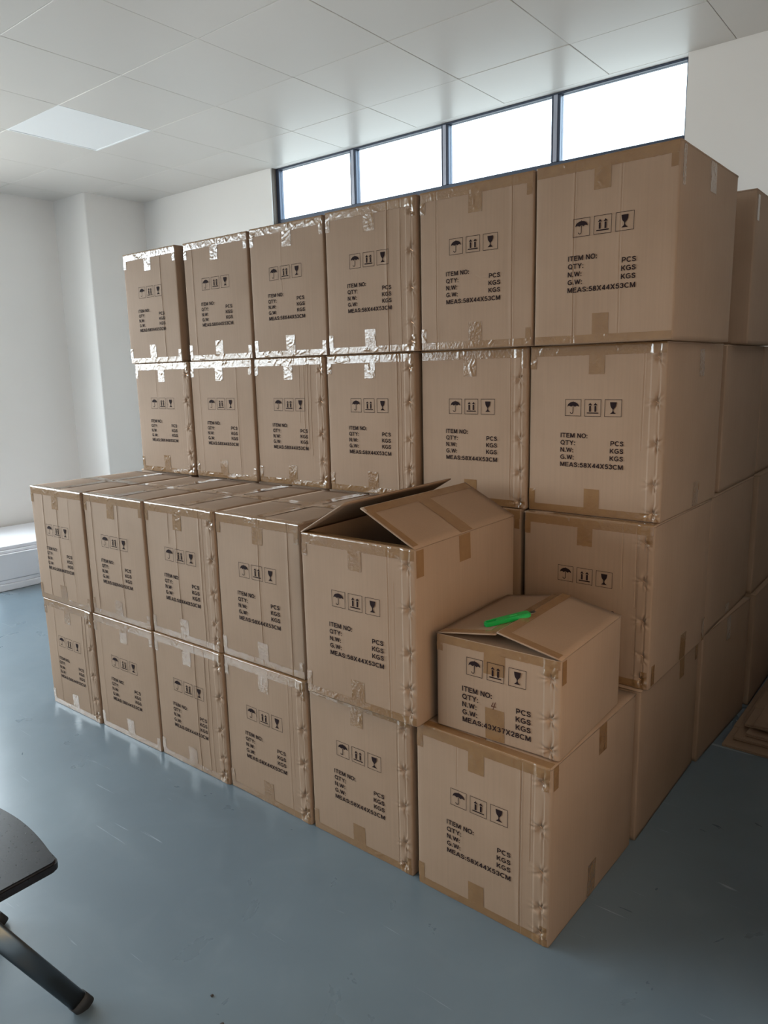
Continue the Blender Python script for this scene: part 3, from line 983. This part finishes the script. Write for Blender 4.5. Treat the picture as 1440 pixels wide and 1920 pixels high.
for k, a in enumerate(((-SW / 2 + .003, SW / 2 - .003, SH - .026, SH - .002, 12), (-.036, .030, SH - .085, SH - .026, 3), (-.030, .030, .002, .098, 2),
                       (-SW / 2 + .002, -SW / 2 + .022, SH - .05, SH - .026, 3), (SW / 2 - .05, SW / 2 - .008, SH - .05, SH - .02, 14))):
    link('tape_strip', tape_front(SF, SD, SH, a[0], a[1], a[2], a[3], 500 + k, a[4], 0, .0003 if k in (1, 2) else .0013), TAPE, sroot, smooth=True)
link('tape_strip', tape_side(SW, SD, SH, .003, SF, -SD / 2 + .004, -SD / 2 + .03, SH - .07, SH - .004, 520), TAPE, sroot, smooth=True)
for me in marks((-.0920, -.0245, .0430), .1812, .0535, -.1055, .1115, (.1280, .1038, .0798, .0560, .0325), 'MEAS:43X37X28CM', .0158, .001,
                lambda x, z: -SD / 2 - bulge(x, z, SW, SH) - .0018):
    link(me.name.split('.')[0], me, None, sroot)
pen = Flat()


def stroke(P_, t=.0011):
    for (ax, ay), (bx_, by) in zip(P_, P_[1:]):
        L = math.hypot(bx_ - ax, by - ay)
        nx, ny = -(by - ay) / L * t, (bx_ - ax) / L * t
        pen.poly([(ax + nx, ay + ny), (ax - nx, ay - ny), (bx_ - nx, by - ny), (bx_ + nx, by + ny)])


stroke([(-.0035, .1185), (-.0062, .1125), (-.0095, .1055), (.0040, .1062)])
stroke([(.0035, .1205), (.0010, .1120), (-.0022, .1030), (-.0040, .0965)])
o = link('handwritten_number', pen.mesh('handwritten_number', lambda x, z: -SD / 2 - bulge(x, z, SW, SH) - .0018), PEN, sroot)
o['label'] = 'number 4 written by hand in reddish ink'
for t0, zk, ph, am in SF.p:
    x = SW / 2 - t0
    o = link('staple', STAPLE, None, sroot, (x, -SD / 2 - SF.d(x, zk) - .001, zk))
    o.rotation_euler = (0, .62, 0)

# ------------------------------------------------------------------ green utility knife
kx0, ky0, kx1, ky1 = -.262, .084, -.181, .203
ang = math.atan2(ky1 - ky0, kx1 - kx0)
KL = math.hypot(kx1 - kx0, ky1 - ky0)
kn = empty('utility_knife', (kx0, ky0, .8560), ang, 'green plastic utility knife with its blade tip out, on the small box', 'knife')
kn.rotation_euler = (0, -math.radians(6.6), ang)
# handle outline with a slot near the tail, extruded
def handle():
    bm = bmesh.new()
    out = []
    hw0, hw1 = .0130, .0140
    for k in range(9):
        a = math.pi / 2 + math.pi * k / 8
        out.append((.0130 + .0130 * math.cos(a), hw0 * math.sin(a)))
    out += [(KL * .5, -hw1), (KL - .006, -hw1), (KL, -hw1 + .004), (KL, hw1 - .004), (KL - .006, hw1), (KL * .5, hw1)]
    slot = []
    for k in range(7):
        a = math.pi / 2 + math.pi * k / 6
        slot.append((.011 + .0045 * math.cos(a), .001 + .0045 * math.sin(a)))
    for k in range(7):
        a = -math.pi / 2 + math.pi * k / 6
        slot.append((.034 + .0045 * math.cos(a), .001 + .0045 * math.sin(a)))
    # two halves meeting on the slot's centre line, so that the slot stays open
    sl0, sl1 = (.0065, .001), (.0385, .001)
    lo_s = [(.011 + .0045 * math.cos(q), .001 + .0045 * math.sin(q)) for q in lsp(math.pi, math.pi * 1.5, 3)] + \
           [(.034 + .0045 * math.cos(q), .001 + .0045 * math.sin(q)) for q in lsp(math.pi * 1.5, math.pi * 2, 3)]
    hi_s = [(x, .002 - y) for x, y in lo_s]
    low = [(0, .001)] + [q for q in out if q[1] < -1e-6 and q[0] < .014] + [(KL * .5, -hw1), (KL - .006, -hw1), (KL, -hw1 + .004), (KL, .001)]
    hig = [(x, -y if abs(y - .001) > 1e-6 else y) for x, y in low]
    cache = {}

    def vert(q):
        k = (round(q[0], 6), round(q[1], 6))
        if k not in cache: cache[k] = bm.verts.new((q[0], q[1], 0))
        return cache[k]
    bm.faces.new([vert(q) for q in low] + [vert(q) for q in lo_s[::-1]])
    bm.faces.new([vert(q) for q in hi_s] + [vert(q) for q in hig[::-1]])
    bmesh.ops.recalc_face_normals(bm, faces=bm.faces[:])
    r = bmesh.ops.extrude_face_region(bm, geom=bm.faces[:])
    for v in r['geom']:
        if isinstance(v, bmesh.types.BMVert): v.co.z += .013
    bmesh.ops.recalc_face_normals(bm, faces=bm.faces[:])
    sharp = [e for e in bm.edges if len(e.link_faces) == 2 and e.calc_face_angle(0) > 1.2]
    bmesh.ops.bevel(bm, geom=sharp, offset=.0016, segments=2, affect='EDGES')
    return mesh_of(bm, 'handle')


link('handle', handle(), GREEN, kn, smooth=False)
link('slide_button', box_mesh('slide_button', KL * .55, KL * .72, -.004, .004, .012, .0155, .0012, 2), GREEN, kn)
bm = bmesh.new()
pts = [(KL - .004, -.004), (KL + .016, -.004), (KL + .025, .0045), (KL - .004, .0045)]
lo = [bm.verts.new((x, y, .005)) for x, y in pts]
hi = [bm.verts.new((x, y, .0062)) for x, y in pts]
bm.faces.new(lo[::-1]); bm.faces.new(hi)
for i in range(4): bm.faces.new((lo[i], lo[(i + 1) % 4], hi[(i + 1) % 4], hi[i]))
link('blade', mesh_of(bm, 'blade'), BLADE, kn)
link('blade_carrier', box_mesh('blade_carrier', KL - .003, KL + .022, .0035, .0075, .0062, .0085, .0006), RUBBER, kn)

# ------------------------------------------------------------------ black folding chair at lower left
CX, CY = -1.093, -1.12
ch = empty('folding_chair', (CX, CY, 0), 0, 'black plastic seat chair on grey metal legs, cut by the left edge', 'chair')


def seat():
    hx, y0, y1 = .25, -.24, .19
    P_ = []
    # curved front edge (towards +y), straight sides, rounded corners
    def arc(cx, cy, r, a0, a1, n):
        return [(cx + r * math.cos(a0 + (a1 - a0) * k / n), cy + r * math.sin(a0 + (a1 - a0) * k / n)) for k in range(n + 1)]
    P_ += arc(hx - .03, y0 + .03, .03, -math.pi / 2, 0, 5)
    P_ += arc(hx - .024, y1 - .014, .022, 0, math.pi * .42, 6)
    P_ += [(hx * (1 - 2 * k / 12) * .9, y1 + .030 * math.cos((1 - 2 * k / 12) * .9 * math.pi / 2)) for k in range(1, 12)]
    P_ += arc(-hx + .024, y1 - .014, .022, math.pi * .58, math.pi, 6)
    P_ += arc(-hx + .03, y0 + .03, .03, math.pi, math.pi * 1.5, 5)
    bm = bmesh.new()
    f = bm.faces.new([bm.verts.new((x, y, .412)) for x, y in P_])
    r = bmesh.ops.extrude_face_region(bm, geom=[f])
    top = [v for v in r['geom'] if isinstance(v, bmesh.types.BMVert)]
    for v in top: v.co.z = .44
    bmesh.ops.recalc_face_normals(bm, faces=bm.faces[:])
    e = [e for e in bm.edges if len(e.link_faces) == 2 and abs(e.verts[0].co.z - e.verts[1].co.z) < 1e-5]
    bmesh.ops.bevel(bm, geom=e, offset=.006, segments=3, affect='EDGES')
    return mesh_of(bm, 'seat')


link('seat', seat(), BLACK, ch)


def bar(name, a, b_, wy, wx, material, parent):
    """flat-oval tube from a to b_, wide in the fore-aft direction"""
    a, b_ = Vector(a), Vector(b_)
    ax = (b_ - a).normalized()
    sx = Vector((1, 0, 0))
    sy = ax.cross(sx).normalized()
    sx = sy.cross(ax).normalized()
    n = 20
    rows = []
    for p in (a, b_):
        r = []
        for k in range(n):
            t = 2 * math.pi * k / n
            cx, cy = math.cos(t), math.sin(t)
            q = lambda v: math.copysign(abs(v) ** .6, v)
            r.append(p + sx * q(cx) * wx / 2 + sy * q(cy) * wy / 2)
        rows.append(r)
    vs = rows[0] + rows[1]
    fs = [(k, (k + 1) % n, n + (k + 1) % n, n + k) for k in range(n)] + [tuple(range(n - 1, -1, -1)), tuple(range(n, 2 * n))]
    me = bpy.data.meshes.new(name)
    me.from_pydata([tuple(v) for v in vs], [], fs)
    me.update()
    o = link(name, me, material, parent)
    for p in me.polygons:
        if len(p.vertices) == 4: p.use_smooth = True
    return o


for sx in (-1, 1):
    x = sx * .236
    lg = bar('leg', (x, .204, .030), (x, -.004, .412), .046, .026, TUBE, ch)
    ft = bar('foot_cap', (x, .222, .0), (x, .203, .033), .050, .030, RUBBER, lg)
    lg = bar('leg', (x, -.33, .030), (x, -.06, .412), .046, .026, TUBE, ch)
    bar('foot_cap', (x, -.349, .0), (x, -.329, .033), .050, .030, RUBBER, lg)
    bar('back_post', (x, -.20, .425), (x, -.30, .84), .03, .022, TUBE, ch)
bm = bmesh.new()
add_box(bm, -.21, .21, -.305, -.28, .62, .84, .01, 3)
link('backrest', mesh_of(bm, 'backrest'), BLACK, ch)

# ------------------------------------------------------------------ white foam boards by the left wall
SLABS = [(-5.70, -4.868, .700, 2.0 - .12, 0, .052, 'thick white board at the bottom of the white stack by the wall'),
         (-5.71, -4.875, .715, 1.87, .053, .083, 'thin white board second from the floor in the white stack'),
         (-5.70, -4.862, .735, 1.88, .084, .285, 'thickest white slab in the middle of the white stack'),
         (-5.72, -4.890, .690, 1.86, .286, .308, 'thin white board second from the top of the white stack'),
         (-5.73, -4.905, .720, 1.89, .309, .338, 'topmost white board of the white stack by the wall')]
for i, (x0, x1, y0, y1, z0, z1, lb) in enumerate(SLABS):
    bm = bmesh.new()
    add_box(bm, -(x1 - x0) / 2, (x1 - x0) / 2, -(y1 - y0) / 2, (y1 - y0) / 2, 0, z1 - z0, .006, 2)
    o = link('foam_board', mesh_of(bm, 'foam_board'), FOAM, None, ((x0 + x1) / 2, (y0 + y1) / 2, z0))
    o.rotation_euler = (0, 0, -.06 - .008 * (i % 3))
    tag(o, lb, 'board', 'white boards stacked by the wall')

# ------------------------------------------------------------------ flattened cartons at the right
FLATS = [(.078, 1.446, 0, .013, 0, 'lowest flattened carton of the flat pile at right'),
         (.108, 1.505, .014, .028, 0, 'flattened carton second from the floor in the flat pile'),
         (.150, 1.535, .029, .045, 0, 'flattened carton third from the floor in the flat pile'),
         (.132, 1.590, .046, .060, 0, 'flattened carton fourth from the floor in the flat pile'),
         (.172, 1.560, .063, .078, .05, 'uppermost flattened carton of the flat pile at right, tipped up')]
for i, (x0, y0, z0, z1, tip, lb) in enumerate(FLATS):
    r = empty('flattened_carton', (x0, y0, z0), -.008 + .006 * (i % 2), lb, 'cardboard', 'flattened cartons piled at the right')
    r.rotation_euler.y = -tip
    L, Wd = .94 - x0 * .5, .9
    t = (z1 - z0) / 2
    for k in range(2):
        for q in range(2):
            a, b_ = q * L * .44 + (.002 if q else 0), L * .44 if q == 0 else L
            link('panel', box_mesh('panel', a, b_, .19, .69, k * t, k * t + t - .0008, .0008), CARD, r)
            link('flap', box_mesh('flap', a + .002, b_ - .002, 0, .188, k * t + .0004, k * t + t - .0014, .0008), CARD, r)
            link('flap', box_mesh('flap', a + .002, b_ - .002, .692, Wd - .04, k * t + .0004, k * t + t - .0014, .0008), CARD, r)

# ------------------------------------------------------------------ grit on the floor
for k, (x, y, rr, lb) in enumerate(((-.62, -.68, .004, 'dark crumb on the floor nearest the chair'), (-.53, -.72, .005, 'dark speck of grit on open grey floor'))):
    bm = bmesh.new()
    bmesh.ops.create_icosphere(bm, subdivisions=2, radius=rr)
    for v in bm.verts:
        v.co *= 1 + .4 * noise.noise(v.co * 300)
        v.co.z = v.co.z * .5 + rr * .45
    o = link('grit', mesh_of(bm, 'grit'), DIRT, None, (x, y, 0))
    tag(o, lb, 'grit')
